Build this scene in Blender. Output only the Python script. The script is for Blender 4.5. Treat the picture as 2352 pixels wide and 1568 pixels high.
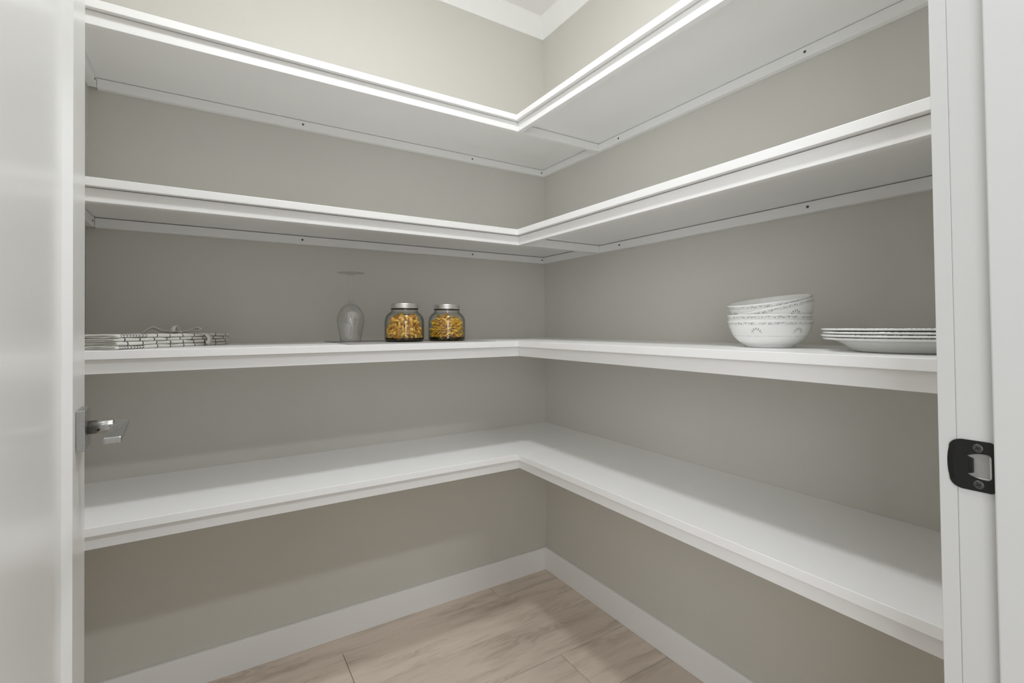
import bpy, bmesh, math, random
import numpy as np
from mathutils import Vector, Matrix, Euler
random.seed(7)
rng = np.random.RandomState(11)
PI = math.pi
for o in list(bpy.data.objects):
    bpy.data.objects.remove(o)
S = bpy.context.scene
COL = S.collection

# ---------------------------------------------------------------- camera
# world: back corner of the pantry = origin, back wall is y=0 (towards -x), right wall is x=0 (towards -y)
CAM = Vector((-1.3323, -1.8356, 1.12))
YAW, PITCH, ROLL = map(math.radians, (-32.1381, 1.265, -0.257))
a = -YAW
Fv = Vector((math.sin(a)*math.cos(PITCH), math.cos(a)*math.cos(PITCH), math.sin(PITCH)))
Rv = Vector((math.cos(a), -math.sin(a), 0)); Uv = Rv.cross(Fv)
R2 = math.cos(ROLL)*Rv + math.sin(ROLL)*Uv
U2 = math.cos(ROLL)*Uv - math.sin(ROLL)*Rv
cd = bpy.data.cameras.new('camera'); cam = bpy.data.objects.new('camera', cd); COL.objects.link(cam)
cam.matrix_world = Matrix(((R2.x, U2.x, -Fv.x, CAM.x), (R2.y, U2.y, -Fv.y, CAM.y), (R2.z, U2.z, -Fv.z, CAM.z), (0, 0, 0, 1)))
cd.sensor_fit = 'HORIZONTAL'; cd.sensor_width = 36.0
cd.lens = 1106.24/2352*36.0
cd.shift_x = -(1177.12-1176)/2352
cd.shift_y = (725.70-784)/2352
cd.clip_start = 0.02; cd.clip_end = 50
S.camera = cam

# ---------------------------------------------------------------- world, lights, exposure
w = bpy.data.worlds.new('world'); S.world = w; w.use_nodes = True
bg = w.node_tree.nodes['Background']
bg.inputs['Color'].default_value = (0.955, 0.975, 1.0, 1); bg.inputs['Strength'].default_value = 0.72

def area(name, loc, size, power, color=(0.955, 0.975, 1.0), rot=(0, 0, 0), shape='DISK', size_y=None):
    l = bpy.data.lights.new(name, 'AREA'); l.shape = shape; l.size = size
    if size_y: l.size_y = size_y
    l.energy = power; l.color = color
    o = bpy.data.objects.new(name, l); COL.objects.link(o); o.location = loc; o.rotation_euler = rot
    return o
LPANTRY = (-0.99, -1.05, 2.53)
LHALL = (-0.76, -2.42, 2.53)
def bulb(name, loc, radius, power, color=(0.955, 0.975, 1.0)):
    l = bpy.data.lights.new(name, 'POINT'); l.shadow_soft_size = radius; l.energy = power; l.color = color
    o = bpy.data.objects.new(name, l); COL.objects.link(o); o.location = loc
    return o
area('pantry_lamp', LPANTRY, 0.15, 8.0)
bulb('pantry_bulb', (LPANTRY[0], LPANTRY[1], 2.47), 0.07, 8.0)
area('hall_lamp', LHALL, 0.17, 18)
sw = area('hall_fill_light', (-2.35, -3.0, 1.45), 1.2, 22.5, shape='SQUARE')  # added soft fill from the unseen hall, brightens right wall and corner
sw.rotation_euler = (Vector((-0.4, -0.5, 1.1))-sw.location).to_track_quat('-Z', 'Y').to_euler()
S.cycles.max_bounces = 24; S.cycles.diffuse_bounces = 18; S.cycles.glossy_bounces = 6; S.cycles.transparent_max_bounces = 24
vs = S.view_settings
vs.view_transform = 'Standard'; vs.look = 'None'; vs.gamma = 1.0; vs.use_curve_mapping = False
vs.exposure = 0.0

# ---------------------------------------------------------------- materials
def srgb(r, g, b):
    def f(c):
        c /= 255.0
        return c/12.92 if c <= 0.04045 else ((c+0.055)/1.055)**2.4
    return (f(r), f(g), f(b), 1.0)

class NT:
    def __init__(s, name):
        s.m = bpy.data.materials.new(name); s.m.use_nodes = True
        s.t = s.m.node_tree; s.n = s.t.nodes; s.l = s.t.links
        s.b = s.n['Principled BSDF']; s.out = s.n['Material Output']
    def node(s, typ, **kw):
        nd = s.n.new(typ)
        for k, v in kw.items():
            if k.startswith('i_'): nd.inputs[k[2:].replace('_', ' ')].default_value = v
            else: setattr(nd, k, v)
        return nd
    def link(s, a_, b_): s.l.new(a_, b_)
    def math(s, op, a_, b_=None, c_=None):
        nd = s.n.new('ShaderNodeMath'); nd.operation = op
        for i, v in enumerate((a_, b_, c_)):
            if v is None: continue
            if isinstance(v, (int, float)): nd.inputs[i].default_value = v
            else: s.l.new(v, nd.inputs[i])
        return nd.outputs[0]
    def band(s, v, lo, hi):       # 1 where lo < v < hi
        return s.math('MULTIPLY', s.math('GREATER_THAN', v, lo), s.math('LESS_THAN', v, hi))
    def mix(s, fac, c1, c2):
        nd = s.n.new('ShaderNodeMix'); nd.data_type = 'RGBA'
        if isinstance(fac, (int, float)): nd.inputs[0].default_value = fac
        else: s.l.new(fac, nd.inputs[0])
        for i, c in ((6, c1), (7, c2)):
            if isinstance(c, tuple): nd.inputs[i].default_value = c
            else: s.l.new(c, nd.inputs[i])
        return nd.outputs[2]
    def coords(s):
        tc = s.n.new('ShaderNodeTexCoord'); sp = s.n.new('ShaderNodeSeparateXYZ'); s.l.new(tc.outputs['Object'], sp.inputs[0])
        return tc.outputs['Object'], sp.outputs[0], sp.outputs[1], sp.outputs[2]

def paint(name, col, rough=0.5, spec=0.5, bump=0.0, scale=300, coat=0.0, amount=0.02):
    k = NT(name)
    oc = k.coords()[0]
    nz = k.node('ShaderNodeTexNoise'); nz.inputs['Scale'].default_value = 3.0; nz.inputs['Detail'].default_value = 3; k.link(oc, nz.inputs['Vector'])
    c1 = tuple(min(1, c*(1+amount)) for c in col[:3])+(1,); c2 = tuple(c*(1-amount) for c in col[:3])+(1,)
    k.link(k.mix(nz.outputs['Fac'], c1, c2), k.b.inputs['Base Color'])
    k.b.inputs['Roughness'].default_value = rough
    k.b.inputs['Specular IOR Level'].default_value = spec
    k.b.inputs['Coat Weight'].default_value = coat; k.b.inputs['Coat Roughness'].default_value = 0.15
    if bump:
        n2 = k.node('ShaderNodeTexNoise'); n2.inputs['Scale'].default_value = scale; n2.inputs['Detail'].default_value = 2; k.link(oc, n2.inputs['Vector'])
        bp = k.node('ShaderNodeBump'); bp.inputs['Strength'].default_value = bump; bp.inputs['Distance'].default_value = 0.001
        k.link(n2.outputs['Fac'], bp.inputs['Height']); k.link(bp.outputs[0], k.b.inputs['Normal'])
    return k.m

M = {}
M['wall'] = paint('greige_wall_paint', (0.608, 0.597, 0.550, 1), 0.6, 0.35, 0.25, 260)
M['white'] = paint('white_shelf_paint', (0.86, 0.86, 0.855, 1), 0.38, 0.45, 0.06, 120, amount=0.008)
M['trim'] = paint('white_trim_paint', (0.86, 0.865, 0.86, 1), 0.4, 0.45, 0.05, 120, amount=0.008)
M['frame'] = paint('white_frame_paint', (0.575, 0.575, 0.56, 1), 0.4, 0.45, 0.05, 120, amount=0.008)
M['ceiling'] = paint('white_ceiling_paint', (0.86, 0.85, 0.845, 1), 0.85, 0.2, 0.3, 200)
M['door'] = paint('glossy_white_door_paint', (0.80, 0.80, 0.785, 1), 0.24, 0.6, 0.05, 40, amount=0.008)
M['caulk'] = paint('white_caulk', (0.80, 0.79, 0.76, 1), 0.5, 0.4)
M['mat'] = paint('grey_placemat', srgb(166, 165, 162), 0.7, 0.3, 0.3, 900)
M['subfloor'] = paint('dark_underlay', srgb(60, 52, 45), 0.9, 0.1)
M['tape'] = paint('white_cotton_tape', srgb(232, 230, 224), 0.9, 0.1, 0.5, 1500)
M['blackmetal'] = paint('black_painted_steel', srgb(25, 25, 23), 0.4, 0.35, 0.1, 500, amount=0.05)
M['screwhead'] = paint('dark_steel_screw', srgb(96, 95, 90), 0.35, 0.6)
M['darkscrew'] = paint('blackened_screw', srgb(66, 65, 61), 0.35, 0.6)
M['slot'] = paint('screw_recess', srgb(38, 37, 35), 0.6, 0.3)
M['mortise'] = paint('grey_mortise', srgb(140, 139, 135), 0.8, 0.2, 0.4, 300, amount=0.06)
M['diffuser'] = paint('white_diffuser', (0.85, 0.85, 0.83, 1), 0.5, 0.3)

def metal(name, col, rough, stretch=None):
    k = NT(name)
    oc = k.coords()[0]
    mp = k.node('ShaderNodeMapping'); mp.inputs['Scale'].default_value = stretch or (1, 1, 1); k.link(oc, mp.inputs['Vector'])
    nz = k.node('ShaderNodeTexNoise'); nz.inputs['Scale'].default_value = 300; nz.inputs['Detail'].default_value = 2; k.link(mp.outputs[0], nz.inputs['Vector'])
    k.link(k.mix(nz.outputs['Fac'], tuple(c*0.93 for c in col[:3])+(1,), col), k.b.inputs['Base Color'])
    mr = k.node('ShaderNodeMapRange'); mr.inputs[3].default_value = rough-0.05; mr.inputs[4].default_value = rough+0.07
    k.link(nz.outputs['Fac'], mr.inputs[0]); k.link(mr.outputs[0], k.b.inputs['Roughness'])
    k.b.inputs['Metallic'].default_value = 1.0
    return k.m
M['nickel'] = metal('brushed_nickel', (0.42, 0.415, 0.40, 1), 0.27, (1, 1, 12))
M['tin'] = metal('silver_jar_lid', (0.78, 0.77, 0.74, 1), 0.36, (1, 1, 6))
M['steel'] = metal('screw_steel', (0.45, 0.44, 0.42, 1), 0.4)

def glass(name, tint, edge, ior=1.5, rough=0.02):
    # thin-walled clear glass: see-through, mirror-like by Fresnel, tinted where the wall is seen edge-on
    k = NT(name); k.n.remove(k.b)
    lw = k.node('ShaderNodeLayerWeight'); lw.inputs['Blend'].default_value = 0.35
    lw2 = k.node('ShaderNodeLayerWeight'); lw2.inputs['Blend'].default_value = 0.5
    pw = k.math('POWER', lw2.outputs['Facing'], 3.0)
    tr = k.node('ShaderNodeBsdfTransparent'); k.link(k.mix(pw, tint, edge), tr.inputs['Color'])
    gl = k.node('ShaderNodeBsdfGlossy'); gl.inputs['Roughness'].default_value = rough
    fr = k.math('MULTIPLY_ADD', k.math('POWER', lw2.outputs['Facing'], 5.0), 0.7, ((ior-1)/(ior+1))**2)
    mx = k.node('ShaderNodeMixShader'); k.link(fr, mx.inputs[0]); k.link(tr.outputs[0], mx.inputs[1]); k.link(gl.outputs[0], mx.inputs[2])
    k.link(mx.outputs[0], k.out.inputs['Surface'])
    return k.m
M['jarglass'] = glass('jar_glass', (0.985, 0.988, 0.985, 1), (0.42, 0.45, 0.43, 1), 1.5)
M['jarbase'] = glass('thick_jar_base_glass', (0.45, 0.46, 0.42, 1), (0.12, 0.13, 0.12, 1))
M['wineglass'] = glass('wine_glass', (0.992, 0.993, 0.996, 1), (0.86, 0.87, 0.89, 1), 1.8)
M['stemglass'] = glass('stem_glass', (0.95, 0.955, 0.965, 1), (0.86, 0.87, 0.89, 1), 1.7)

def wood_floor():
    k = NT('grey_oak_plank')
    oc = k.coords()[0]
    oi = k.node('ShaderNodeObjectInfo')
    off = k.node('ShaderNodeCombineXYZ')
    k.link(k.math('MULTIPLY', oi.outputs['Random'], 37.0), off.inputs[0]); k.link(k.math('MULTIPLY', oi.outputs['Random'], 11.3), off.inputs[1])
    ad = k.node('ShaderNodeVectorMath'); ad.operation = 'ADD'; k.link(oc, ad.inputs[0]); k.link(off.outputs[0], ad.inputs[1])
    # cathedral figure: rings cut lengthwise
    mp = k.node('ShaderNodeMapping'); mp.inputs['Scale'].default_value = (1.6, 10.0, 1.0); k.link(ad.outputs[0], mp.inputs['Vector'])
    n1 = k.node('ShaderNodeTexNoise'); n1.inputs['Scale'].default_value = 1.6; n1.inputs['Detail'].default_value = 2.5; n1.inputs['Distortion'].default_value = 0.6; k.link(mp.outputs[0], n1.inputs['Vector'])
    rings = k.math('SINE', k.math('MULTIPLY', n1.outputs['Fac'], 80.0))
    rings = k.math('MULTIPLY_ADD', rings, 0.5, 0.5)
    # where the figure shows strongly
    n2 = k.node('ShaderNodeTexNoise'); n2.inputs['Scale'].default_value = 1.8; n2.inputs['Detail'].default_value = 3; k.link(mp.outputs[0], n2.inputs['Vector'])
    mr = k.node('ShaderNodeMapRange'); mr.inputs[1].default_value = 0.46; mr.inputs[2].default_value = 0.66; k.link(n2.outputs['Fac'], mr.inputs[0])
    # fine fibre
    mf = k.node('ShaderNodeMapping'); mf.inputs['Scale'].default_value = (5, 130, 1); k.link(ad.outputs[0], mf.inputs['Vector'])
    n3 = k.node('ShaderNodeTexNoise'); n3.inputs['Scale'].default_value = 2.5; n3.inputs['Detail'].default_value = 4; k.link(mf.outputs[0], n3.inputs['Vector'])
    c = k.mix(n3.outputs['Fac'], (0.56, 0.475, 0.395, 1), (0.80, 0.71, 0.615, 1))
    c = k.mix(k.math('MULTIPLY', mr.outputs[0], k.math('MULTIPLY_ADD', rings, 0.38, 0.22)), c, (0.36, 0.285, 0.225, 1))
    tone = k.node('ShaderNodeHueSaturation'); k.link(c, tone.inputs['Color'])
    k.link(k.math('MULTIPLY_ADD', oi.outputs['Random'], 0.20, 0.91), tone.inputs['Value'])
    k.link(tone.outputs[0], k.b.inputs['Base Color'])
    k.b.inputs['Roughness'].default_value = 0.42
    bp = k.node('ShaderNodeBump'); bp.inputs['Strength'].default_value = 0.12; bp.inputs['Distance'].default_value = 0.0008
    k.link(n3.outputs['Fac'], bp.inputs['Height']); k.link(bp.outputs[0], k.b.inputs['Normal'])
    return k.m
M['plank'] = wood_floor()

def china(name, bands, fans=None, ztop=None, radial=None):
    # glazed white china with printed grey tick bands round the outside; fans = (z0, count, phase)
    k = NT(name); oc, x, y, z = k.coords()
    th = k.math('ARCTAN2', y, x)
    mask = None
    def add(v):
        nonlocal mask
        mask = v if mask is None else k.math('MAXIMUM', mask, v)
    r = k.math('SQRT', k.math('ADD', k.math('MULTIPLY', x, x), k.math('MULTIPLY', y, y)))
    nv = k.node('ShaderNodeCombineXYZ'); k.link(k.math('MULTIPLY', th, 78.0), nv.inputs[0]); k.link(k.math('MULTIPLY', z, 420.0), nv.inputs[1]); k.link(k.math('MULTIPLY', r, 300.0), nv.inputs[2])
    nz = k.node('ShaderNodeTexNoise'); nz.inputs['Scale'].default_value = 1.0; nz.inputs['Detail'].default_value = 0; k.link(nv.outputs[0], nz.inputs['Vector'])
    tc = k.node('ShaderNodeTexCoord'); sn = k.node('ShaderNodeSeparateXYZ'); k.link(tc.outputs['Normal'], sn.inputs[0])
    dot = k.math('ADD', k.math('MULTIPLY', sn.outputs[0], x), k.math('MULTIPLY', sn.outputs[1], y))
    # print only on the outside of a bowl / on the top of a plate's rim
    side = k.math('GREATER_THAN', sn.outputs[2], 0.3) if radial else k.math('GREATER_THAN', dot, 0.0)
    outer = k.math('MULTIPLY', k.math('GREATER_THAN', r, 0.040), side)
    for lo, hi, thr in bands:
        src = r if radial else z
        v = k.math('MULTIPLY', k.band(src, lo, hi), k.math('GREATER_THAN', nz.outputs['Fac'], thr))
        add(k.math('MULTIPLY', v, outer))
    if fans:
        z0, cnt, ph = fans
        d = 2*PI/cnt
        fr = k.math('SUBTRACT', k.math('FRACT', k.math('ADD', k.math('DIVIDE', th, d), ph)), 0.5)
        ax = k.math('MULTIPLY', k.math('MULTIPLY', fr, d), r)
        az = k.math('SUBTRACT', z, z0)
        rr = k.math('SQRT', k.math('ADD', k.math('MULTIPLY', ax, ax), k.math('MULTIPLY', az, az)))
        ang = k.math('ARCTAN2', az, ax)
        pet = k.math('GREATER_THAN', k.math('COSINE', k.math('MULTIPLY', ang, 12.0)), 0.2)
        v = k.math('MULTIPLY', k.math('MULTIPLY', k.band(rr, 0.0062, 0.0115), pet), k.math('GREATER_THAN', az, 0.0))
        add(k.math('MULTIPLY', v, outer))
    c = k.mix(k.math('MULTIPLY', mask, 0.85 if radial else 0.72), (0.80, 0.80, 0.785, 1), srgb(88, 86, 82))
    k.link(c, k.b.inputs['Base Color'])
    k.b.inputs['Roughness'].default_value = 0.14; k.b.inputs['Coat Weight'].default_value = 0.4; k.b.inputs['Coat Roughness'].default_value = 0.05
    return k.m
M['bowl'] = china('patterned_white_china', [(0.0518, 0.0575, 0.56), (0.0262, 0.0272, 0.5)], (0.0340, 6, 0.10))
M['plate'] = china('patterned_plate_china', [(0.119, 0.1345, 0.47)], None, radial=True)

def towel_mat(name, chevron, ph):
    k = NT(name); oc, x, y, z = k.coords()
    nz = k.node('ShaderNodeTexNoise'); nz.inputs['Scale'].default_value = 18; k.link(oc, nz.inputs['Vector'])
    wob = k.math('MULTIPLY', k.math('SUBTRACT', nz.outputs['Fac'], 0.5), 0.006)
    gx = k.math('FRACT', k.math('DIVIDE', k.math('ADD', k.math('ADD', x, wob), ph), 0.040))
    lx = k.math('LESS_THAN', gx, 0.075)
    gy = k.math('FRACT', k.math('DIVIDE', k.math('ADD', k.math('ADD', y, wob), 0.019), 0.040))
    ly = k.math('LESS_THAN', gy, 0.06)
    mask = k.math('MULTIPLY', k.math('MAXIMUM', lx, ly), k.math('GREATER_THAN', x, 0.005))
    if chevron:
        zone = k.band(x, 0.012, 0.080)
        mask = k.math('MULTIPLY', mask, k.math('SUBTRACT', 1.0, zone))
        sl = k.math('ADD', x, k.math('MULTIPLY', k.math('ABSOLUTE', k.math('SUBTRACT', z, 0.0047)), 0.9))
        sl = k.math('ADD', sl, k.math('MULTIPLY', y, 0.6))
        tick = k.math('LESS_THAN', k.math('FRACT', k.math('DIVIDE', sl, 0.0080)), 0.50)
        strip = k.math('MULTIPLY', k.math('LESS_THAN', y, 0.011), k.math('GREATER_THAN', k.math('ABSOLUTE', k.math('SUBTRACT', z, 0.0047)), 0.0008))
        mask = k.math('MAXIMUM', mask, k.math('MULTIPLY', k.math('MULTIPLY', zone, tick), strip))
    c = k.mix(k.math('MULTIPLY', mask, 0.93), srgb(214, 213, 207), srgb(38, 38, 40))
    k.link(c, k.b.inputs['Base Color']); k.b.inputs['Roughness'].default_value = 0.95; k.b.inputs['Specular IOR Level'].default_value = 0.15
    wv = k.node('ShaderNodeTexNoise'); wv.inputs['Scale'].default_value = 1200; k.link(oc, wv.inputs['Vector'])
    bp = k.node('ShaderNodeBump'); bp.inputs['Strength'].default_value = 0.4; bp.inputs['Distance'].default_value = 0.0005
    k.link(wv.outputs['Fac'], bp.inputs['Height']); k.link(bp.outputs[0], k.b.inputs['Normal'])
    return k.m

def pasta_mat(name, c1, c2):
    k = NT(name)
    oi = k.node('ShaderNodeObjectInfo')
    k.link(k.mix(oi.outputs['Random'], c1, c2), k.b.inputs['Base Color'])
    k.b.inputs['Roughness'].default_value = 0.5
    k.b.inputs['Subsurface Weight'].default_value = 0.0
    return k.m
M['shell'] = pasta_mat('shell_pasta', srgb(218, 158, 42), srgb(240, 204, 92))
M['bow'] = pasta_mat('bow_pasta', srgb(232, 184, 48), srgb(248, 216, 98))

# ---------------------------------------------------------------- builders
def box(bm, x0, x1, y0, y1, z0, z1, bev=0.0, seg=2):
    r = bmesh.ops.create_cube(bm, size=1.0)
    v = r['verts']
    bmesh.ops.scale(bm, vec=(x1-x0, y1-y0, z1-z0), verts=v)
    bmesh.ops.translate(bm, vec=((x0+x1)/2, (y0+y1)/2, (z0+z1)/2), verts=v)
    if bev:
        e = list({ed for vv in v for ed in vv.link_edges})
        bmesh.ops.bevel(bm, geom=e, offset=bev, segments=seg, affect='EDGES', profile=0.5)

def link(name, bm, mat, parent=None, smooth=False, loc=None):
    me = bpy.data.meshes.new(name)
    bmesh.ops.recalc_face_normals(bm, faces=bm.faces)
    bm.to_mesh(me); bm.free()
    if smooth:
        for f in me.polygons: f.use_smooth = True
    for m in (mat if isinstance(mat, list) else [mat]): me.materials.append(m)
    o = bpy.data.objects.new(name, me); COL.objects.link(o)
    if loc is not None: o.location = loc
    if parent is not None: o.parent = parent
    return o

def bx(name, x0, x1, y0, y1, z0, z1, mat, parent=None, bev=0.0012, seg=2):
    """box whose origin is at its centre-bottom; coordinates are in the parent's frame"""
    bm = bmesh.new(); cx, cy = (x0+x1)/2, (y0+y1)/2
    box(bm, x0-cx, x1-cx, y0-cy, y1-cy, 0, z1-z0, bev, seg)
    return link(name, bm, mat, parent, loc=(cx, cy, z0))

def lathe(bm, prof, n=64, mat_index=0, closed=False, squircle=None):
    rings = []
    for r, z in prof:
        if r < 1e-6:
            rings.append([bm.verts.new((0, 0, z))])
        else:
            ring = []
            for i in range(n):
                t = 2*PI*i/n; c, s = math.cos(t), math.sin(t)
                q = 1.0
                if squircle:
                    q = 1.0/((abs(c)**squircle+abs(s)**squircle)**(1/squircle))
                ring.append(bm.verts.new((r*q*c, r*q*s, z)))
            rings.append(ring)
    pairs = list(zip(rings[:-1], rings[1:]))
    if closed: pairs.append((rings[-1], rings[0]))
    for A, B in pairs:
        if len(A) == 1 and len(B) == 1: continue
        for i in range(n):
            j = (i+1) % n
            if len(A) == 1: f = bm.faces.new((A[0], B[i], B[j]))
            elif len(B) == 1: f = bm.faces.new((A[i], A[j], B[0]))
            else: f = bm.faces.new((A[i], A[j], B[j], B[i]))
            f.material_index = mat_index; f.smooth = True

def tag(o, label=None, cat=None, group=None, kind=None):
    if label: o['label'] = label
    if cat: o['category'] = cat
    if group: o['group'] = group
    if kind: o['kind'] = kind
    return o

def empty(name, loc, rot=(0, 0, 0)):
    o = bpy.data.objects.new(name, None); COL.objects.link(o); o.location = loc; o.rotation_euler = rot
    o.empty_display_size = 0.05
    return o

def struct(o, label=None, cat=None):
    o['kind'] = 'structure'
    if label: o['label'] = label
    if cat: o['category'] = cat
    return o

# ---------------------------------------------------------------- room shell
XL = -1.637          # left wall
YF = -1.648          # pantry face of the front (door) wall
YH = -1.764          # hall face of the front wall
ZC = 2.565           # ceiling
JX = -0.642          # right jamb face
JL = -1.492          # left jamb face
HD = 2.06            # head of the door opening

struct(bx('wall_back', XL-0.1, 0.1, 0.0, 0.1, -0.02, ZC, M['wall'], bev=0), 'greige painted back wall on the left of the photo, behind the jars', 'wall')
struct(bx('wall_right', 0.0, 0.1, YF-0.1, 0.0, -0.02, ZC, M['wall'], bev=0), 'greige painted wall on the right, behind the bowls and plates', 'wall')
struct(bx('wall_left', XL-0.1, XL, YF-0.1, 0.0, -0.02, ZC, M['wall'], bev=0), 'greige painted end wall behind the open door', 'wall')
struct(bx('ceiling', XL-0.1, 0.1, YF, 0.1, ZC, ZC+0.05, M['ceiling'], bev=0), 'flat white ceiling above the pantry', 'ceiling')
bm = bmesh.new()
box(bm, JX+0.018, 0.0, YH, YF, 0, ZC); box(bm, XL, JL-0.018, YH, YF, 0, ZC); box(bm, JL-0.018, JX+0.018, YH, YF, HD+0.018, ZC)
box(bm, 0.0, 1.4, YH, YF-0.1, 0, ZC); box(bm, -3.0, XL-0.0, YH, YF-0.1, 0, ZC)
struct(link('wall_front', bm, M['wall']), 'front wall of the pantry around the doorway', 'wall')

# floor: underlay with one object per plank
fl = bx('floor', XL-0.1, 0.1, -2.9, 0.1, -0.02, -0.0065, M['subfloor'], bev=0)
struct(fl, 'grey-brown oak plank floor running along the back wall', 'floor')
PW = 0.2035; PL = 1.35; G = 0.0016
plank_cache = {}
def plank(x0, x1, y0, y1):
    key = (round(x1-x0, 4), round(y1-y0, 4))
    if key not in plank_cache:
        L, W = x1-x0-G, y1-y0-G
        bm = bmesh.new(); box(bm, -L/2, L/2, -W/2, W/2, 0, 0.0065)
        te = [e for e in bm.edges if all(v.co.z > 0.006 for v in e.verts)]
        bmesh.ops.bevel(bm, geom=te, offset=0.0007, segments=1, affect='EDGES')
        me = bpy.data.meshes.new('plank'); bmesh.ops.recalc_face_normals(bm, faces=bm.faces); bm.to_mesh(me); bm.free(); me.materials.append(M['plank'])
        plank_cache[key] = me
    o = bpy.data.objects.new('plank', plank_cache[key]); COL.objects.link(o)
    o.parent = fl; o.location = ((x0+x1)/2 - fl.location.x, (y0+y1)/2 - fl.location.y, -0.0065 - fl.location.z)
rows = [(0.0, -0.0985)] + [(-0.0985-PW*i, -0.0985-PW*(i+1)) for i in range(14)]
joints = [-0.306, -0.937, -1.32, -0.308, -0.72, -1.12, -0.45, -0.95, -0.2, -0.6, -1.2, -0.35, -0.8, -1.05, -0.5]
for (yt, yb), j in zip(rows, joints):
    cuts = sorted({-0.0+0.0, XL} | {c for c in (j, j-PL, j+PL) if XL < c < 0})
    for x0, x1 in zip(cuts[:-1], cuts[1:]):
        plank(x0, x1, yb, yt)

# baseboards
BH, BT = 0.0995, 0.0115
bb1 = bx('baseboard_back', XL+BT, 0.0-BT, -BT, 0.0, 0.0, BH, M['trim'], bev=0.0018); struct(bb1, 'white flat baseboard along the back wall', 'baseboard')
bb2 = bx('baseboard_right', -BT, 0.0, YF, 0.0, 0.0, BH, M['trim'], bev=0.0018); struct(bb2, 'white flat baseboard along the right wall', 'baseboard')
bb3 = bx('baseboard_left', XL, XL+BT, YF, 0.0, 0.0, BH, M['trim'], bev=0.0018); struct(bb3, 'white flat baseboard along the end wall behind the door', 'baseboard')
bb4 = bx('baseboard_front', JX+0.09, -BT, YF, YF+BT, 0.0, BH, M['trim'], bev=0.0018); struct(bb4, 'white flat baseboard right of the doorway', 'baseboard')

# crown: plain sloping board, mitred at the corners
def crown(name, label, pts):
    """pts: (corner start, corner end, inward normal, and the mitre signs)"""
    (xa, ya), (xb, yb), (nx, ny) = pts
    d = Vector((xb-xa, yb-ya, 0)).normalized()
    prof = [(0.0, 2.4775), (0.007, 2.4775), (0.040, ZC-0.008), (0.040, ZC), (0.0, ZC)]
    bm = bmesh.new(); A = []; B = []
    for t, z in prof:
        A.append(bm.verts.new((xa+nx*t+d.x*t, ya+ny*t+d.y*t, z)))
        B.append(bm.verts.new((xb+nx*t-d.x*t, yb+ny*t-d.y*t, z)))
    n = len(prof)
    for i in range(n): bm.faces.new((A[i], A[(i+1) % n], B[(i+1) % n], B[i]))
    bm.faces.new(A); bm.faces.new(B[::-1])
    return struct(link(name, bm, M['trim']), label, 'trim')
crown('trim_1', 'plain white crown board along the top of the back wall', ((XL, 0), (0, 0), (0, -1)))
crown('trim_2', 'plain white crown board along the top of the right wall', ((0, 0), (0, YF), (-1, 0)))
crown('trim_3', 'plain white crown board above the open door', ((XL, YF), (XL, 0), (1, 0)))
crown('trim_4', 'plain white crown board above the doorway', ((0, YF), (XL, YF), (0, 1)))

# ---------------------------------------------------------------- screws
def screw_mesh(rad, dark=True):
    bm = bmesh.new()
    lathe(bm, [(0, 0.0), (rad, 0.0), (rad, 0.0006), (rad*0.8, 0.0012), (rad*0.45, 0.0013), (0, 0.0013)], 20)
    for f in bm.faces: f.material_index = 0
    n0 = len(bm.faces)
    for ang in (0.5, 0.5+PI/2):
        r = bmesh.ops.create_cube(bm, size=1.0); v = r['verts']
        bmesh.ops.scale(bm, vec=(rad*1.15, rad*0.26, 0.0004), verts=v)
        bmesh.ops.rotate(bm, cent=(0, 0, 0), matrix=Matrix.Rotation(ang, 3, 'Z'), verts=v)
        bmesh.ops.translate(bm, vec=(0, 0, 0.00125), verts=v)
        for f in {f for vv in v for f in vv.link_faces}: f.material_index = 1
    me = bpy.data.meshes.new('screw'); bmesh.ops.recalc_face_normals(bm, faces=bm.faces); bm.to_mesh(me); bm.free()
    me.materials.append(M['screwhead']); me.materials.append(M['slot'])
    return me
SCREW = screw_mesh(0.0036); SCREW_BIG = screw_mesh(0.0046)
SCREW_BIG.materials[0] = M['darkscrew']
def screw(parent, loc, normal, me=SCREW):
    o = bpy.data.objects.new('screw', me); COL.objects.link(o); o.parent = parent
    o.location = loc; o.rotation_euler = Vector(normal).to_track_quat('Z', 'Y').to_euler()
    return o

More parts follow.
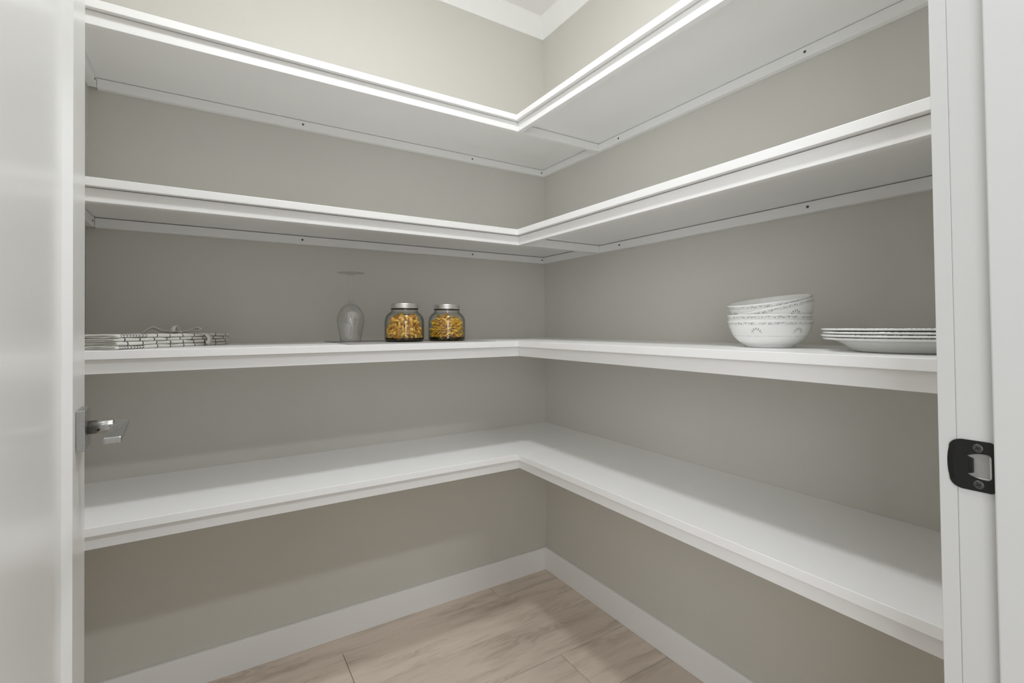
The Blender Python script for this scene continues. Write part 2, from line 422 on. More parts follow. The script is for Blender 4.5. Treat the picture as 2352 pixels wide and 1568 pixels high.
# ---------------------------------------------------------------- shelves
D1, D2, TH, OV, AP, CT, CH, RT = 0.4155, 0.4190, 0.0200, 0.0140, 0.0333, 0.0195, 0.0300, 0.018
def shelf(z, label, gap, fgap, lscrews, rscrews):
    t = empty('corner_shelf', (0, 0, z))
    tag(t, label, 'shelf', 'built-in corner shelves')
    u = -TH
    bx('shelf_board', XL, -0.0005, -D1, -0.0005, u, 0, M['white'], t, 0.0011)
    bx('shelf_board', -D2, -0.0005, YF+0.0005, -D1-0.0003, u, 0, M['white'], t, 0.0011)
    e1, e2 = -D1+OV, -D2+OV
    bx('front_rail', XL+0.0005, e2+RT, e1, e1+RT, u-AP, u-fgap, M['white'], t, 0.0009)
    bx('front_rail', e2, e2+RT, YF+0.0005, e1-0.0004, u-AP, u-fgap, M['white'], t, 0.0009)
    bx('cross_rail', e2+RT+0.0004, -CT-0.0005, e1+0.0015, e1+RT, u-AP+0.003, u-gap, M['white'], t, 0.0009)
    cb = bx('wall_cleat', XL+CT+0.0005, -CT-0.0004, -CT, -0.0003, u-CH, u-gap, M['white'], t, 0.0009)
    cr = bx('wall_cleat', -CT, -0.0003, YF+0.0005, -0.0003, u-CH, u-gap, M['white'], t, 0.0009)
    cl = bx('wall_cleat', XL+0.0003, XL+CT, e1+RT+0.0005, -CT+0.0002, u-CH, u-gap, M['white'], t, 0.0009)
    zc = CH*0.5
    for x in lscrews: screw(cb, (x-cb.location.x, -CT-0.0001-cb.location.y, zc), (0, -1, 0))
    for y in rscrews: screw(cr, (-CT-0.0001-cr.location.x, y-cr.location.y, zc), (-1, 0, 0))
    screw(cl, (XL+CT+0.0001-cl.location.x, -0.045-cl.location.y, zc), (1, 0, 0))
    return t
Z1, Z2, Z3, Z4 = 1.8707, 1.4629, 1.0696, 0.6755
LS = (-1.06, -0.39, -0.028); RS = (-0.51, -1.19)
shelf(Z1, 'topmost white L-shaped shelf, empty, just below the ceiling crown', 0.0016, 0.0011, LS, RS)
shelf(Z2, 'empty white L-shaped shelf second from the top, above the glass and jars', 0.0024, 0.0018, LS, RS)
shelf(Z3, 'white L-shaped shelf at eye level holding towels, glass, jars, bowls and plates', 0.0016, 0.0008, LS, RS)
shelf(Z4, 'lowest white L-shaped shelf, empty, above the floor', 0.0016, 0.0008, LS, RS)

# ---------------------------------------------------------------- door (open into the pantry)
PHI = 3.3
Lp = Vector((-1.5034, -0.800, 0))
door = empty('door_1', Lp, (0, 0, math.radians(-90+PHI)))       # local x: latch edge -> hinge, local y: outer face normal
# the leaf hangs a touch out of plumb
LEAN, HP = 0.0103, 0.9685
door.rotation_euler = (Matrix.Rotation(math.radians(-90+PHI), 3, 'Z') @ Matrix.Rotation(LEAN, 3, 'X')).to_euler()
door.location = Lp + Matrix.Rotation(math.radians(-90+PHI), 3, 'Z') @ Vector((0, HP*math.sin(LEAN), HP*(1-math.cos(LEAN))))
struct(door, 'white shaker panel door swung open into the pantry at the far left', 'door')
DW, DT, SW, RC = 0.722, 0.035, 0.119, 0.011
Z0, ZT = 0.008, 2.045
bx('stile', 0, SW, -DT, 0, Z0, ZT, M['door'], door, 0.0012)
bx('stile', DW-SW, DW, -DT, 0, Z0, ZT, M['door'], door, 0.0012)
bx('rail', SW, DW-SW, -DT, 0, ZT-0.12, ZT, M['door'], door, 0.0008)
bx('rail', SW, DW-SW, -DT, 0, Z0, Z0+0.22, M['door'], door, 0.0008)
bx('door_panel', SW, DW-SW, -DT+RC, -RC, Z0+0.22, ZT-0.12, M['door'], door, 0)
# sloping sticking round the recessed panel
def sticking():
    bm = bmesh.new()
    x0, x1, z0, z1 = SW, DW-SW, Z0+0.22, ZT-0.12
    s = 0.006
    outer = [(x0, z0), (x1, z0), (x1, z1), (x0, z1)]; inner = [(x0+s, z0+s), (x1-s, z0+s), (x1-s, z1-s), (x0+s, z1-s)]
    A = [bm.verts.new((x, -0.001, z)) for x, z in outer]; B = [bm.verts.new((x, -RC-0.0004, z)) for x, z in inner]; Cc = [bm.verts.new((x, -RC, z)) for x, z in outer]
    for i in range(4):
        j = (i+1) % 4
        bm.faces.new((A[i], A[j], B[j], B[i])); bm.faces.new((B[i], B[j], Cc[j], Cc[i])); bm.faces.new((Cc[i], Cc[j], A[j], A[i]))
    return link('panel_moulding', bm, M['door'], door)
sticking()
# lever handle
HZ = 0.9685
hs = 0.0300; s0 = 0.0640                       # rose half size and centre from latch edge
hd = bx('lever_handle', s0-hs, s0+hs, 0.0002, 0.0108, HZ-hs, HZ+hs, M['nickel'], door, 0.0008)
hd['label'] = 'brushed nickel lever handle with square rose'
bm = bmesh.new(); lathe(bm, [(0, 0), (0.0104, 0), (0.0104, 0.0295), (0.0098, 0.0305), (0, 0.0305)], 40)
nk = link('neck', bm, M['nickel'], hd, loc=(0, 0.0053, hs)); nk.rotation_euler = (-PI/2, 0, 0)
bm = bmesh.new(); box(bm, -0.0104, 0.140, 0, 0.0195, -0.0046, 0.0046, 0.0022, 3)
lv = link('lever', bm, M['nickel'], hd, loc=(0, 0.0053+0.0295, hs+0.0012))
bm = bmesh.new(); lathe(bm, [(0, 0), (0.0017, 0), (0.0017, 0.0012), (0, 0.0012)], 16)
ss = link('set_screw', bm, M['slot'], hd, loc=(0.0100, 0.018, hs-0.0030)); ss.rotation_euler = (0, math.radians(115), 0)
# latch plate on the far edge
bx('latch_plate', -0.0012, 0.0, -0.030, -0.005, HZ-0.028, HZ+0.028, M['nickel'], door, 0.0004)
# mirrored handle on the far face
h2 = bx('lever_handle', s0-hs, s0+hs, -DT-0.0108, -DT-0.0002, HZ-hs, HZ+hs, M['nickel'], door, 0.0008)
bm = bmesh.new(); lathe(bm, [(0, 0), (0.0104, 0), (0.0104, 0.0315), (0, 0.0325)], 32)
nk = link('neck', bm, M['nickel'], h2, loc=(0, -0.0053, hs)); nk.rotation_euler = (PI/2, 0, 0)
bm = bmesh.new(); box(bm, -0.0104, 0.140, -0.0195, 0, -0.0046, 0.0046, 0.0022, 3)
link('lever', bm, M['nickel'], h2, loc=(0, -0.0053-0.0315, hs+0.0012))

# ---------------------------------------------------------------- door frame
JE = -1.6455       # pantry edge of the jambs
fr = empty('trim_6', (JX, JE, 0)); struct(fr, 'white door jamb and casing on the right of the photo', 'door frame')
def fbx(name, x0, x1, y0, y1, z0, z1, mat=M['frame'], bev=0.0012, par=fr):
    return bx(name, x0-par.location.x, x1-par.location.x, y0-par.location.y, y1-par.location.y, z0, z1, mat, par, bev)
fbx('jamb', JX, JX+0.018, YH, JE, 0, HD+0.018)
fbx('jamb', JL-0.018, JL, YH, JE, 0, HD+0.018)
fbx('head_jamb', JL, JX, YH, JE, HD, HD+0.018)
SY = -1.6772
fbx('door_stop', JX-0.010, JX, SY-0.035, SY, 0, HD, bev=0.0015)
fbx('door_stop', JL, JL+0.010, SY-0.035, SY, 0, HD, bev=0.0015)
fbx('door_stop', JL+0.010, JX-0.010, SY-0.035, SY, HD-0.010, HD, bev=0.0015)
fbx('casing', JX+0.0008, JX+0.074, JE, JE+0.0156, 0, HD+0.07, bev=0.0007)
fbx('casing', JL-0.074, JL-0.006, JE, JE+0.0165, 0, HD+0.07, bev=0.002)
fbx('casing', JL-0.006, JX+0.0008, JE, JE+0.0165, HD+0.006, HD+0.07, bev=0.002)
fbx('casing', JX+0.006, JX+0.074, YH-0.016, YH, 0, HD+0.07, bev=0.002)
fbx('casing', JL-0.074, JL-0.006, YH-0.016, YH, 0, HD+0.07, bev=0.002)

# strike plate: rounded plate with a D-shaped latch hole and a curled lip
def strike():
    ZM = 0.9703; hh = 0.0265
    t = 0.0014
    # outline in (p, q): p runs from under the stop (0) towards the pantry, q is height
    P1 = 0.0385
    yb = SY+0.0006
    out = []
    def arc(cx, cy, r, a0, a1, n):
        for i in range(n+1):
            an = math.radians(a0+(a1-a0)*i/n); out.append((cx+r*math.cos(an), cy+r*math.sin(an)))
    rc = 0.0045
    arc(rc, -hh+rc, rc, 180, 270, 6)
    # pantry end: bulging, large radius corners
    arc(P1-0.013, -hh+0.013, 0.013, 270, 335, 8)
    arc(P1-0.0600, 0, 0.0612, -14, 14, 10)
    arc(P1-0.013, hh-0.013, 0.013, 25, 90, 8)
    arc(rc, hh-rc, rc, 90, 180, 6)
    # hole
    hole = []
    for i in range(25):
        an = math.radians(-62+124*i/24)          # unused symmetric arc helper
    hx0, hx1, hr = 0.0030, 0.0225, 0.0145
    pts = []
    for i in range(9): 
        an = math.radians(180+90*i/8); pts.append((hx0+0.004+0.004*math.cos(an), -0.0095+0.004*math.sin(an)))
    for i in range(9):
        f = i/8; pts.append((hx0+0.006+f*(hx1-hx0-0.006), -0.0135+0.004*f*f))
    pts.append((0.0172, -0.0075)); pts.append((0.0172, 0.0075))
    for i in range(9):
        f = 1-i/8; pts.append((hx0+0.006+f*(hx1-hx0-0.006), 0.0135-0.004*f*f))
    for i in range(9):
        an = math.radians(90+90*i/8); pts.append((hx0+0.004+0.004*math.cos(an), 0.0095+0.004*math.sin(an)))
    hole = pts
    bm = bmesh.new()
    ov = [bm.verts.new((0, p_, q_)) for p_, q_ in out]; hv = [bm.verts.new((0, p_, q_)) for p_, q_ in hole]
    oe = [bm.edges.new((ov[i], ov[(i+1) % len(ov)])) for i in range(len(ov))]
    he = [bm.edges.new((hv[i], hv[(i+1) % len(hv)])) for i in range(len(hv))]
    bmesh.ops.triangle_fill(bm, use_beauty=True, use_dissolve=False, edges=oe+he)
    bmesh.ops.subdivide_edges(bm, edges=[e for e in bm.edges if e.calc_length() > 0.008], cuts=2, use_grid_fill=False)
    bmesh.ops.triangulate(bm, faces=bm.faces)
    g = bmesh.ops.extrude_face_region(bm, geom=list(bm.faces))
    nv = [v for v in g['geom'] if isinstance(v, bmesh.types.BMVert)]
    bmesh.ops.translate(bm, vec=(-t, 0, 0), verts=nv)
    for v in bm.verts:                            # curl of the lip round the jamb's edge
        e = v.co.y-0.031
        if e > 0: v.co.x += 28*e*e; v.co.y -= 6*e*e
    o = link('strike_plate', bm, M['blackmetal'], fr, loc=(-0.0002, yb-JE, ZM))
    o['label'] = 'black steel strike plate with curled lip'
    screw(o, (-t, 0.0133, 0.0190), (-1, 0, 0), SCREW_BIG); screw(o, (-t, 0.0133, -0.0192), (-1, 0, 0), SCREW_BIG)
    # latch pocket seen through the hole
    bm = bmesh.new(); box(bm, -0.0003, 0, 0.0050, 0.0245, -0.0118, 0.0132, 0)
    link('latch_pocket', bm, M['mortise'], o, loc=(0.0001, 0, 0))
    bm = bmesh.new(); box(bm, -0.0022, -0.0002, 0.0170, 0.0205, -0.0072, 0.0072, 0.0006)
    link('latch_tab', bm, M['blackmetal'], o, loc=(0.0, 0, 0))
strike()

# ---------------------------------------------------------------- ceiling light of the pantry (above the frame)
cl = empty('ceiling_light', (LPANTRY[0], LPANTRY[1], ZC)); tag(cl, 'round white flush ceiling light in the middle of the pantry', 'lamp')
bm = bmesh.new(); lathe(bm, [(0.078, -0.026), (0.092, -0.022), (0.096, -0.012), (0.096, 0), (0.078, 0)], 48, closed=True); link('rim', bm, M['trim'], cl)
bm = bmesh.new(); lathe(bm, [(0, -0.022), (0.078, -0.022), (0.078, -0.004), (0, -0.004)], 48); link('diffuser', bm, M['diffuser'], cl)

# ---------------------------------------------------------------- placemat
def placemat():
    bm = bmesh.new(); box(bm, -0.245, 0.245, -0.187, 0.187, 0, 0.0016, 0.0006, 1)
    o = link('placemat', bm, M['mat'], loc=(-0.744, -0.2165, Z3+0.0002))
    tag(o, 'thin grey rectangular placemat under the wine glass and the two jars', 'placemat')
placemat()
ZM3 = Z3+0.0018

# ---------------------------------------------------------------- wine glass, upside down
def wine():
    t = empty('wine_glass', (-0.9374, -0.2, ZM3)); tag(t, 'clear stemmed wine glass standing upside down on the placemat', 'glass')
    k = 1/694.0
    o = [(22.5, 0), (24.5, 14), (27.0, 28), (29.5, 42), (30.3, 50), (29.5, 58), (26.5, 68), (20.5, 78), (13, 85.5), (6.5, 90.5), (3.2, 94)]
    th = 0.9
    out = [(r*k, z*k) for r, z in o]
    inn = [((r-th)*k, z*k) for r, z in o[:-3]] + [(12*k, 83.5*k), (5*k, 87.5*k), (0, 89*k)]
    bm = bmesh.new(); lathe(bm, [(0, 94*k)] + out[::-1] + inn, 72)
    link('bowl', bm, M['wineglass'], t, True)
    st = [(0, 94), (3.2, 94), (4.6, 97), (3.4, 100), (2.2, 104), (1.8, 120), (1.8, 138), (2.3, 146), (3.2, 149), (2.3, 151), (3.6, 154), (0, 154)]
    bm = bmesh.new(); lathe(bm, [(r*k, z*k) for r, z in st], 24); link('stem', bm, M['stemglass'], t, True)
    ft = [(0, 153.6), (5, 153.9), (14, 156.4), (29.5, 158.6), (29.8, 159.2), (29.5, 159.6), (14, 158.6), (0, 157.6)]
    bm = bmesh.new(); lathe(bm, [(r*k, z*k) for r, z in ft], 72); link('foot', bm, M['stemglass'], t, True)
wine()

# ---------------------------------------------------------------- pasta jars
JK = 1/673.0
jar_out = [(35, 0), (40, 1.0), (42.6, 4), (43.8, 9), (44.0, 16), (44.0, 45), (43.2, 52), (41, 58), (37.5, 63), (33.5, 66.5), (30.8, 68.5), (30.0, 71), (30.0, 75), (29, 86)]
def jar(loc, label, rot):
    t = empty('storage_jar', loc, (0, 0, rot)); tag(t, label, 'jar', 'glass pasta jars on the placemat')
    s = JK*0.985
    out = [(r*s, z*s) for r, z in jar_out]
    inn = [((r-1.7)*s, z*s) for r, z in jar_out[4:]]
    bm = bmesh.new()
    lathe(bm, out[3:] + inn[::-1] + [(40*s, 7.0*s), (34*s, 5.6*s), (0, 5.4*s)], 72, squircle=2.35)
    link('glass_body', bm, M['jarglass'], t, True)
    bm = bmesh.new(); lathe(bm, [(0, 0.0)] + [(r*s, z*s) for r, z in jar_out[:4]] + [(42.0*s, 9*s), (39.4*s, 6.6*s), (33.5*s, 5.2*s), (0, 5.0*s)], 72, squircle=2.35)
    b = link('glass_base', bm, M['jarbase'], t, True); b['label'] = 'thick dark-looking glass base'
    bm = bmesh.new()
    lid = [(0, 88.3), (27, 88.3), (29.5, 87.6), (30.6, 86.0), (30.8, 84.2), (30.2, 83.4), (30.9, 82.2), (31.0, 80.6), (30.3, 79.8), (31.1, 78.6), (31.2, 76.6), (30.6, 76.0), (29.9, 76.4), (29.9, 86), (0, 86.6)]
    lathe(bm, [(r*s*1.01, z*s) for r, z in lid], 72)
    l = link('lid', bm, M['tin'], t, True); l['label'] = 'silver screw lid'
    bm = bmesh.new(); lathe(bm, [(30.1*s, 74.0*s), (31.3*s, 74.2*s), (31.3*s, 76.2*s), (30.1*s, 76.2*s)], 64, closed=True)
    link('neck_ring', bm, M['jarbase'], t, True)
    return t, s
J1 = Vector((-0.7750, -0.262, ZM3)); J2 = Vector((-0.6190, -0.262, ZM3))
t1, js = jar(J1, 'glass jar of shell pasta with silver lid, beside the wine glass', math.radians(-32))
t2, js = jar(J2, 'glass jar of bow-tie pasta with silver lid, nearer the wall corner', math.radians(-32))

def shell_mesh():
    bm = bmesh.new(); nu, nv = 12, 8; L, R = 0.0115, 0.0068
    lay = []
    for k_, off in ((0, 0.0), (1, 0.0011)):
        g = []
        for j in range(nv+1):
            v = j/nv; xx = (v-0.5)*2*L
            rr = max(R*(math.sin(PI*(0.04+0.92*v))**0.75)-off, 0.0004)
            open_ = math.radians(34+26*math.sin(PI*v))
            row = []
            for i in range(nu+1):
                an = open_ + (2*PI-2*open_)*i/nu
                rip = 1+0.05*math.sin(an*11)*(1 if k_ == 0 else 0)
                row.append(bm.verts.new((xx, rr*rip*math.sin(an)*1.12, rr*rip*math.cos(an)+0.0016*math.cos(PI*v)**2)))
            g.append(row)
        lay.append(g)
        for j in range(nv):
            for i in range(nu):
                q = (g[j][i], g[j][i+1], g[j+1][i+1], g[j+1][i]); bm.faces.new(q if k_ == 0 else q[::-1])
    A, B = lay
    for j in range(nv):
        bm.faces.new((A[j][0], A[j+1][0], B[j+1][0], B[j][0])); bm.faces.new((A[j][nu], B[j][nu], B[j+1][nu], A[j+1][nu]))
    for i in range(nu):
        bm.faces.new((A[0][i], B[0][i], B[0][i+1], A[0][i+1])); bm.faces.new((A[nv][i], A[nv][i+1], B[nv][i+1], B[nv][i]))
    me = bpy.data.meshes.new('pasta_shell'); bmesh.ops.recalc_face_normals(bm, faces=bm.faces); bm.to_mesh(me); bm.free()
    for f in me.polygons: f.use_smooth = True
    me.materials.append(M['shell']); return me
def bow_mesh():
    bm = bmesh.new(); nx, ny = 12, 8; L, W, T = 0.0125, 0.0078, 0.0009
    lay = []
    for sgn in (1, -1):
        g = []
        for i in range(nx+1):
            u = i/nx*2-1; row = []
            pinch = 0.42+0.58*min(1, abs(u)*1.9)**1.1
            for j in range(ny+1):
                v = j/ny*2-1
                zig = 0.0006 if (j % 2 and i in (0, nx)) else 0
                z = 0.0030*math.cos(v*PI*1.5)*math.exp(-(u*2.2)**2) + 0.0016*u*v + sgn*T/2
                row.append(bm.verts.new((u*L - math.copysign(zig, u), v*W*pinch, z)))
            g.append(row)
        lay.append(g)
        for i in range(nx):
            for j in range(ny):
                q = (g[i][j], g[i+1][j], g[i+1][j+1], g[i][j+1]); bm.faces.new(q if sgn > 0 else q[::-1])
    A, B = lay
    for i in range(nx):
        bm.faces.new((A[i][0], B[i][0], B[i+1][0], A[i+1][0])); bm.faces.new((A[i][ny], A[i+1][ny], B[i+1][ny], B[i][ny]))
    for j in range(ny):
        bm.faces.new((A[0][j], A[0][j+1], B[0][j+1], B[0][j])); bm.faces.new((A[nx][j], B[nx][j], B[nx][j+1], A[nx][j+1]))
    me = bpy.data.meshes.new('pasta_bow'); bmesh.ops.recalc_face_normals(bm, faces=bm.faces); bm.to_mesh(me); bm.free()
    for f in me.polygons: f.use_smooth = True
    me.materials.append(M['bow']); return me

def rmax(z):                       # inner radius of the jar at height z
    pr = [((r-2.2)*js, zz*js) for r, zz in jar_out[3:]]
    if z <= pr[0][1]: return pr[0][0]-0.002
    for (r0, z0), (r1, z1) in zip(pr[:-1], pr[1:]):
        if z0 <= z <= z1: return r0+(r1-r0)*(z-z0)/(z1-z0)
    return pr[-1][0]
def pack(n, sx, sz, zlo, zhi, edge):
    """settle n spheres (squashed sx:sz) inside the jar"""
    P = np.zeros((n, 3))
    P[:, 2] = rng.uniform(zlo, zhi, n)
    an = rng.uniform(0, 2*PI, n); rr = np.sqrt(rng.uniform(0, 1, n))
    for i in range(n):
        r = (rmax(P[i, 2])-edge)*rr[i]; P[i, 0] = r*math.cos(an[i]); P[i, 1] = r*math.sin(an[i])
    sc = np.array([1/sx, 1/sx, 1/sz])
    for it in range(220):
        Q = P*sc; D = Q[:, None, :]-Q[None, :, :]; d = np.sqrt((D**2).sum(-1))+np.eye(n)*9+1e-9
        ov = np.clip(1.0-d, 0, None)
        P += ((D/d[..., None])*ov[..., None]).sum(1)*0.35/sc*0.5
        P[:, 2] -= 0.00012
        P[:, 2] = np.clip(P[:, 2], zlo, zhi)
        for i in range(n):
            r = math.hypot(P[i, 0], P[i, 1]); m = rmax(P[i, 2])-edge
            if r > m: P[i, 0] *= m/r; P[i, 1] *= m/r
    return P
def fill(J, me, name, n, label, group, flat, sx, sz, edge, zlo, zhi):
    P = pack(n, sx, sz, zlo, zhi, edge)
    for x, y, z in P:
        o = bpy.data.objects.new(name, me); COL.objects.link(o)
        o.location = (J.x+x, J.y+y, J.z+z)
        if flat: o.rotation_euler = (random.gauss(0, 0.5), random.gauss(0, 0.38), random.uniform(0, 2*PI))
        else: o.rotation_euler = (random.uniform(0, 2*PI), random.uniform(0, 2*PI), random.uniform(0, 2*PI))
        s = random.uniform(0.92, 1.06); o.scale = (s, s, s)
        tag(o, label, 'pasta', group)
fill(J1, shell_mesh(), 'shell_pasta', 235, 'golden shell pasta piece inside the jar beside the wine glass', 'shell pasta in the left jar', False, 0.0160, 0.0140, 0.0082, 0.0155, 0.1060)
fill(J2, bow_mesh(), 'bow_tie_pasta', 295, 'yellow bow-tie pasta piece inside the jar nearer the corner', 'bow-tie pasta in the right jar', True, 0.0190, 0.0084, 0.0108, 0.0115, 0.1060)

# ---------------------------------------------------------------- bowls
def bowl_mesh():
    o = [(0.0480, 0.0), (0.0528, 0.0004), (0.0535, 0.0035), (0.0600, 0.0065), (0.0705, 0.0125), (0.0790, 0.0195), (0.0872, 0.0285), (0.0930, 0.0385), (0.0968, 0.0490), (0.0990, 0.0570), (0.1002, 0.0600), (0.1000, 0.0612), (0.0988, 0.0616)]
    i = [(0.0972, 0.0605), (0.0957, 0.0560), (0.0932, 0.0480), (0.0893, 0.0385), (0.0835, 0.0290), (0.0750, 0.0205), (0.0640, 0.0130), (0.0480, 0.0080), (0.0250, 0.0062), (0, 0.0058)]
    sc = lambda q: (0.0505+(q[0]-0.0535)*0.835, q[1])
    o = [sc(q) for q in o]; i = [sc(q) if q[0] > 0.02 else (0, q[1]) for q in i]
    bm = bmesh.new(); lathe(bm, [(0, 0.0018), (0.0435, 0.0018)] + o + i, 96)
    me = bpy.data.meshes.new('bowl'); bmesh.ops.recalc_face_normals(bm, faces=bm.faces); bm.to_mesh(me); bm.free()
    for f in me.polygons: f.use_smooth = True
    me.materials.append(M['bowl']); return me
BM_ = bowl_mesh()
BC = Vector((-0.2235, -1.200, Z3+0.0003))
Fh = Vector((BC.x-CAM.x, BC.y-CAM.y, 0)).normalized(); Rh = Vector((Fh.y, -Fh.x, 0))
def place_bowl(rimc, tilt, pitch, spin, label):
    o = bpy.data.objects.new('bowl', BM_); COL.objects.link(o)
    q = Matrix.Rotation(-tilt, 3, Fh) @ Matrix.Rotation(pitch, 3, Rh) @ Matrix.Rotation(spin, 3, 'Z')
    c = q @ Vector((0, 0, 0.0610))
    o.rotation_euler = q.to_euler(); o.location = rimc - c
    tag(o, label, 'bowl', 'patterned white bowls stacked on the right shelf')
place_bowl(BC+Vector((0, 0, 0.0610)), 0, 0, -0.209, 'white china bowl with grey print, lowest of the stacked bowls')
place_bowl(BC+Vector((0, 0, 0.0610+0.0138)), 0, 0, 0.8, 'white china bowl lying level directly on the lowest bowl')
place_bowl(BC+Vector((0, 0, 0.0953))+Rh*0.0040, math.radians(13), math.radians(4), -0.42, 'white china bowl tilted steeply, under the topmost bowl')
place_bowl(BC+Vector((0, 0, 0.1100))-Rh*0.001, math.radians(6.5), math.radians(6.8), 0.16, 'topmost white china bowl with its inside showing')

# ---------------------------------------------------------------- plates
def plate_mesh():
    R = 0.135
    o = [(0.080, 0.0), (0.084, 0.0006), (0.088, 0.0030), (0.097, 0.0100), (0.107, 0.0170), (0.114, 0.0206), (0.125, 0.0222), (0.1335, 0.0228), (0.1352, 0.0240), (0.1350, 0.0262), (0.1335, 0.0272)]
    i = [(0.1240, 0.0262), (0.1150, 0.0246), (0.1080, 0.0210), (0.0980, 0.0138), (0.0880, 0.0072), (0.0780, 0.0048), (0.0500, 0.0042), (0, 0.0042)]
    bm = bmesh.new(); lathe(bm, [(0, 0.0014), (0.079, 0.0014)] + o + i, 128)
    for v in bm.verts:                    # lightly scalloped rim
        r = math.hypot(v.co.x, v.co.y)
        if r > 0.128:
            s = 1+0.0025*math.cos(64*math.atan2(v.co.y, v.co.x)); v.co.x *= s; v.co.y *= s
    me = bpy.data.meshes.new('plate'); bmesh.ops.recalc_face_normals(bm, faces=bm.faces); bm.to_mesh(me); bm.free()
    for f in me.polygons: f.use_smooth = True
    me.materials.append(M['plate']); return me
PM = plate_mesh()
PC = (-0.232, -1.468, Z3+0.0003)
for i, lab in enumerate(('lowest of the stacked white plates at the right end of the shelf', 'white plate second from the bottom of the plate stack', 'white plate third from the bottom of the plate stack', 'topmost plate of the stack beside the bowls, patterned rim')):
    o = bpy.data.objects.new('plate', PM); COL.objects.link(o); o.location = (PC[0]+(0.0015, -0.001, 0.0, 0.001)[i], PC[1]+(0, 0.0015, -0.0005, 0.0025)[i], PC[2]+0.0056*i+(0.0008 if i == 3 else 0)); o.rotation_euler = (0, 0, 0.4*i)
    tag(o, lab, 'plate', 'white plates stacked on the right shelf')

# ---------------------------------------------------------------- tea towels
TA = Vector((-1.5185, -0.392, Z3+0.0003)); TB = Vector((-1.2765, -0.105, 0))
uu = Vector((TB.x-TA.x, TB.y-TA.y, 0)); TL = uu.length; uu.normalize(); tang = math.atan2(uu.y, uu.x)
def towel(z, label, chevron, ph, x0, h, L, W, seed, sag):
    """folded cloth: a sheet folded over on itself, fold along y=0 (towards the room), swept along x"""
    rr = random.Random(seed)
    th = h/2*0.84
    # centre line of the folded sheet in (y, z): bottom layer from the back to the fold, round it, back along the top
    zc0, zc1 = th*0.5, h-th*0.5
    path = [(W, zc0), (W*0.7, zc0), (W*0.35, zc0), (0.012, zc0)]
    rad = (zc1-zc0)/2
    for i in range(1, 8):
        an = -PI/2 - PI*i/8
        path.append((0.0085+rad*1.25*math.cos(an), (zc0+zc1)/2+rad*math.sin(an)))
    path += [(0.012, zc1), (W*0.35, zc1), (W*0.7, zc1), (W, zc1)]
    n = len(path)
    def normal(i):
        a_ = path[max(0, i-1)]; b_ = path[min(n-1, i+1)]; dx, dz = b_[0]-a_[0], b_[1]-a_[1]; l = math.hypot(dx, dz)
        return (-dz/l, dx/l)
    ol = []; il = []
    for i, (y, z_) in enumerate(path):
        nx_, nz_ = normal(i)
        ol.append((y+nx_*th/2, z_+nz_*th/2)); il.append((y-nx_*th/2, z_-nz_*th/2))
    ring = ol + il[::-1]
    NX = 44; bm = bmesh.new(); rings = []
    ph1, ph2 = rr.uniform(0, 6), rr.uniform(0, 6)
    for k_ in range(NX+1):
        f = k_/NX; x = f*L
        e = min(f, 1-f)
        sq = 1.0 - 0.25*math.exp(-e*L/0.006)
        row = []
        for (y, z_) in ring:
            zz = h/2+(z_-h/2)*sq
            zz *= 1-sag*f*0.75
            wob = 0.0016*math.sin(x*55+ph1+y*20)+0.0010*math.sin(x*130+ph2)
            yy = y + wob*math.exp(-y/0.05) + 0.0010*math.sin(x*30+z_*300+ph2)
            zz += 0.0006*math.sin(x*70+y*60+ph1)*(z_/h)
            row.append(bm.verts.new((x+0.0016*math.sin(y*90+z_*900+ph2), yy, zz)))
        rings.append(row)
    m = len(ring)
    for k_ in range(NX):
        for i in range(m):
            j = (i+1) % m
            f_ = bm.faces.new((rings[k_][i], rings[k_][j], rings[k_+1][j], rings[k_+1][i])); f_.smooth = True
    for row in (rings[0], rings[-1]):
        for i in range(n-1):
            bm.faces.new((row[i], row[i+1], row[m-2-i], row[m-1-i]))
    loc = TA + uu*x0 + Vector((0, 0, z))
    o = link('tea_towel', bm, towel_mat('checked_cotton_towel', chevron, ph), loc=loc); o.rotation_euler = (0, 0, tang)
    tag(o, label, 'towel', 'folded tea towels tied in a bundle')
    return o
TH4 = [0.0092, 0.0096, 0.0082, 0.0092]
zz = 0.0
labs = ['lowest folded white tea towel with black lines, flat on the shelf', 'folded white tea towel with black check, second from the bottom of the bundle', 'folded white tea towel with black check, third from the bottom of the bundle', 'topmost folded white tea towel, under the tied cotton bow']
for i in range(4):
    towel(zz, labs[i], i in (0, 3), (0.004, 0.012, 0.018, 0.012)[i], (0.0, 0.006, 0.004, 0.006)[i], TH4[i], TL-(0.0, 0.004, 0.01, 0.006)[i], 0.130, 20+i, 0.16)
    zz += TH4[i]*0.99
BUN = zz

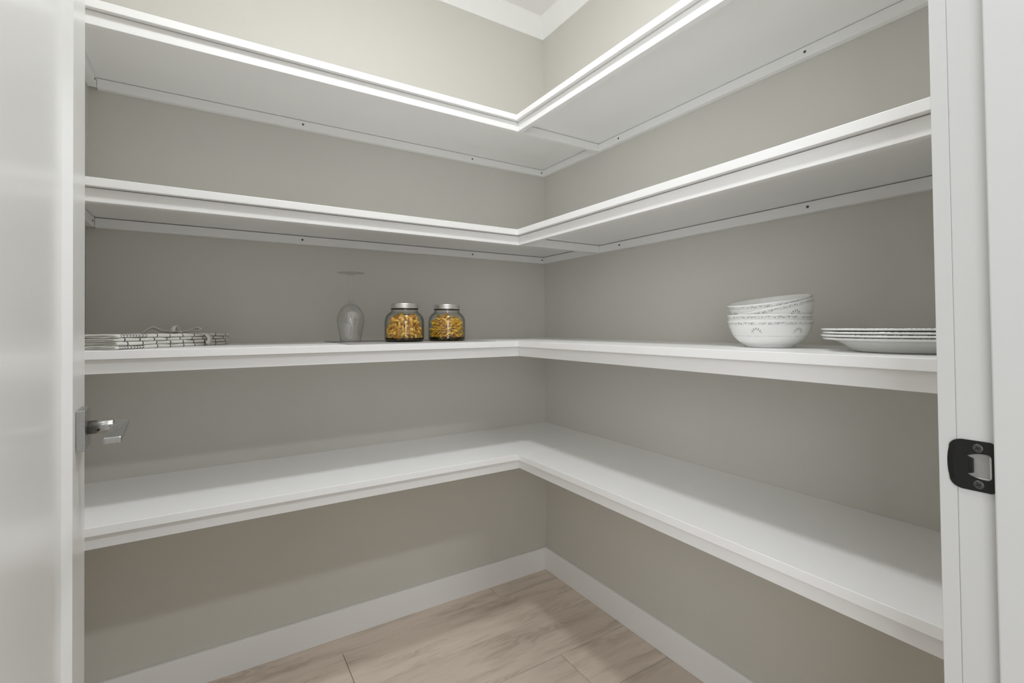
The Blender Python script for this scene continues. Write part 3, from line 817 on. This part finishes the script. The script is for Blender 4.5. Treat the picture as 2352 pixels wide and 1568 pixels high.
# cotton tape: strap round the bundle and a loose bow on top
def ribbon(bm, pts, width, wdir, th=0.0009):
    pts = [Vector(p_) for p_ in pts]
    # Catmull-Rom
    P = []
    for i in range(len(pts)-1):
        p0 = pts[max(0, i-1)]; p1 = pts[i]; p2 = pts[i+1]; p3 = pts[min(len(pts)-1, i+2)]
        for s_ in range(8):
            t = s_/8
            P.append(0.5*((2*p1)+(p2-p0)*t+(2*p0-5*p1+4*p2-p3)*t*t+(3*p1-p0-3*p2+p3)*t**3))
    P.append(pts[-1])
    prev = None
    for i, q in enumerate(P):
        tg = (P[min(len(P)-1, i+1)]-P[max(0, i-1)]).normalized()
        wv = Vector(wdir); wv = (wv-tg*wv.dot(tg)).normalized(); nn = tg.cross(wv)
        ring = [bm.verts.new(q+wv*width/2+nn*th/2), bm.verts.new(q-wv*width/2+nn*th/2), bm.verts.new(q-wv*width/2-nn*th/2), bm.verts.new(q+wv*width/2-nn*th/2)]
        if prev:
            for k_ in range(4):
                f = bm.faces.new((prev[k_], prev[(k_+1) % 4], ring[(k_+1) % 4], ring[k_])); f.smooth = (k_ % 2 == 0)
        else: bm.faces.new(ring)
        prev = ring
    bm.faces.new(prev[::-1])
tie = empty('cotton_tie', TA+Vector((0, 0, 0)), (0, 0, tang)); tag(tie, 'white cotton tape tied in a bow around the towel bundle', 'ribbon')
xs = TL*0.72; hb = BUN*(1-0.16*0.75*0.72)+0.0012
bm = bmesh.new()
ribbon(bm, [(xs-0.03, 0.066, hb+0.0022), (xs-0.012, 0.030, hb+0.0025), (xs+0.004, 0.006, hb+0.001), (xs+0.012, -0.0035, hb*0.72), (xs+0.012, -0.0045, hb*0.4), (xs+0.006, -0.003, 0.004)], 0.0175, (1, 0.0, 0.0))
link('strap', bm, M['tape'], tie)
bm = bmesh.new()
kx, ky, kz = xs-0.018, 0.066, hb+0.0045
ribbon(bm, [(kx, ky, kz), (kx-0.018, ky-0.010, kz+0.014), (kx-0.034, ky-0.016, kz+0.018), (kx-0.042, ky-0.018, kz+0.008), (kx-0.038, ky-0.014, kz+0.0005), (kx-0.018, ky-0.006, kz+0.001), (kx, ky, kz+0.001)], 0.0120, (0.35, -0.9, 0.25))
link('bow_loop', bm, M['tape'], tie)
bm = bmesh.new()
ribbon(bm, [(kx, ky, kz), (kx+0.022, ky-0.006, kz+0.006), (kx+0.045, ky-0.012, kz+0.013), (kx+0.058, ky-0.016, kz+0.0085), (kx+0.045, ky-0.014, kz+0.004), (kx+0.022, ky-0.006, kz+0.001), (kx, ky, kz+0.0005)], 0.0110, (0.3, -0.9, 0.3))
link('bow_loop', bm, M['tape'], tie)
bm = bmesh.new()
ribbon(bm, [(kx-0.004, ky+0.002, kz), (kx-0.040, ky+0.016, kz+0.004), (kx-0.062, ky+0.026, kz+0.014), (kx-0.085, ky+0.034, kz-0.001)], 0.0120, (0.4, 0.8, -0.5))
link('tail', bm, M['tape'], tie)
bm = bmesh.new(); lathe(bm, [(0, -0.004), (0.006, -0.003), (0.008, 0.0), (0.006, 0.003), (0, 0.004)], 16)
link('knot', bm, M['tape'], tie, True, loc=(kx, ky, kz+0.001))
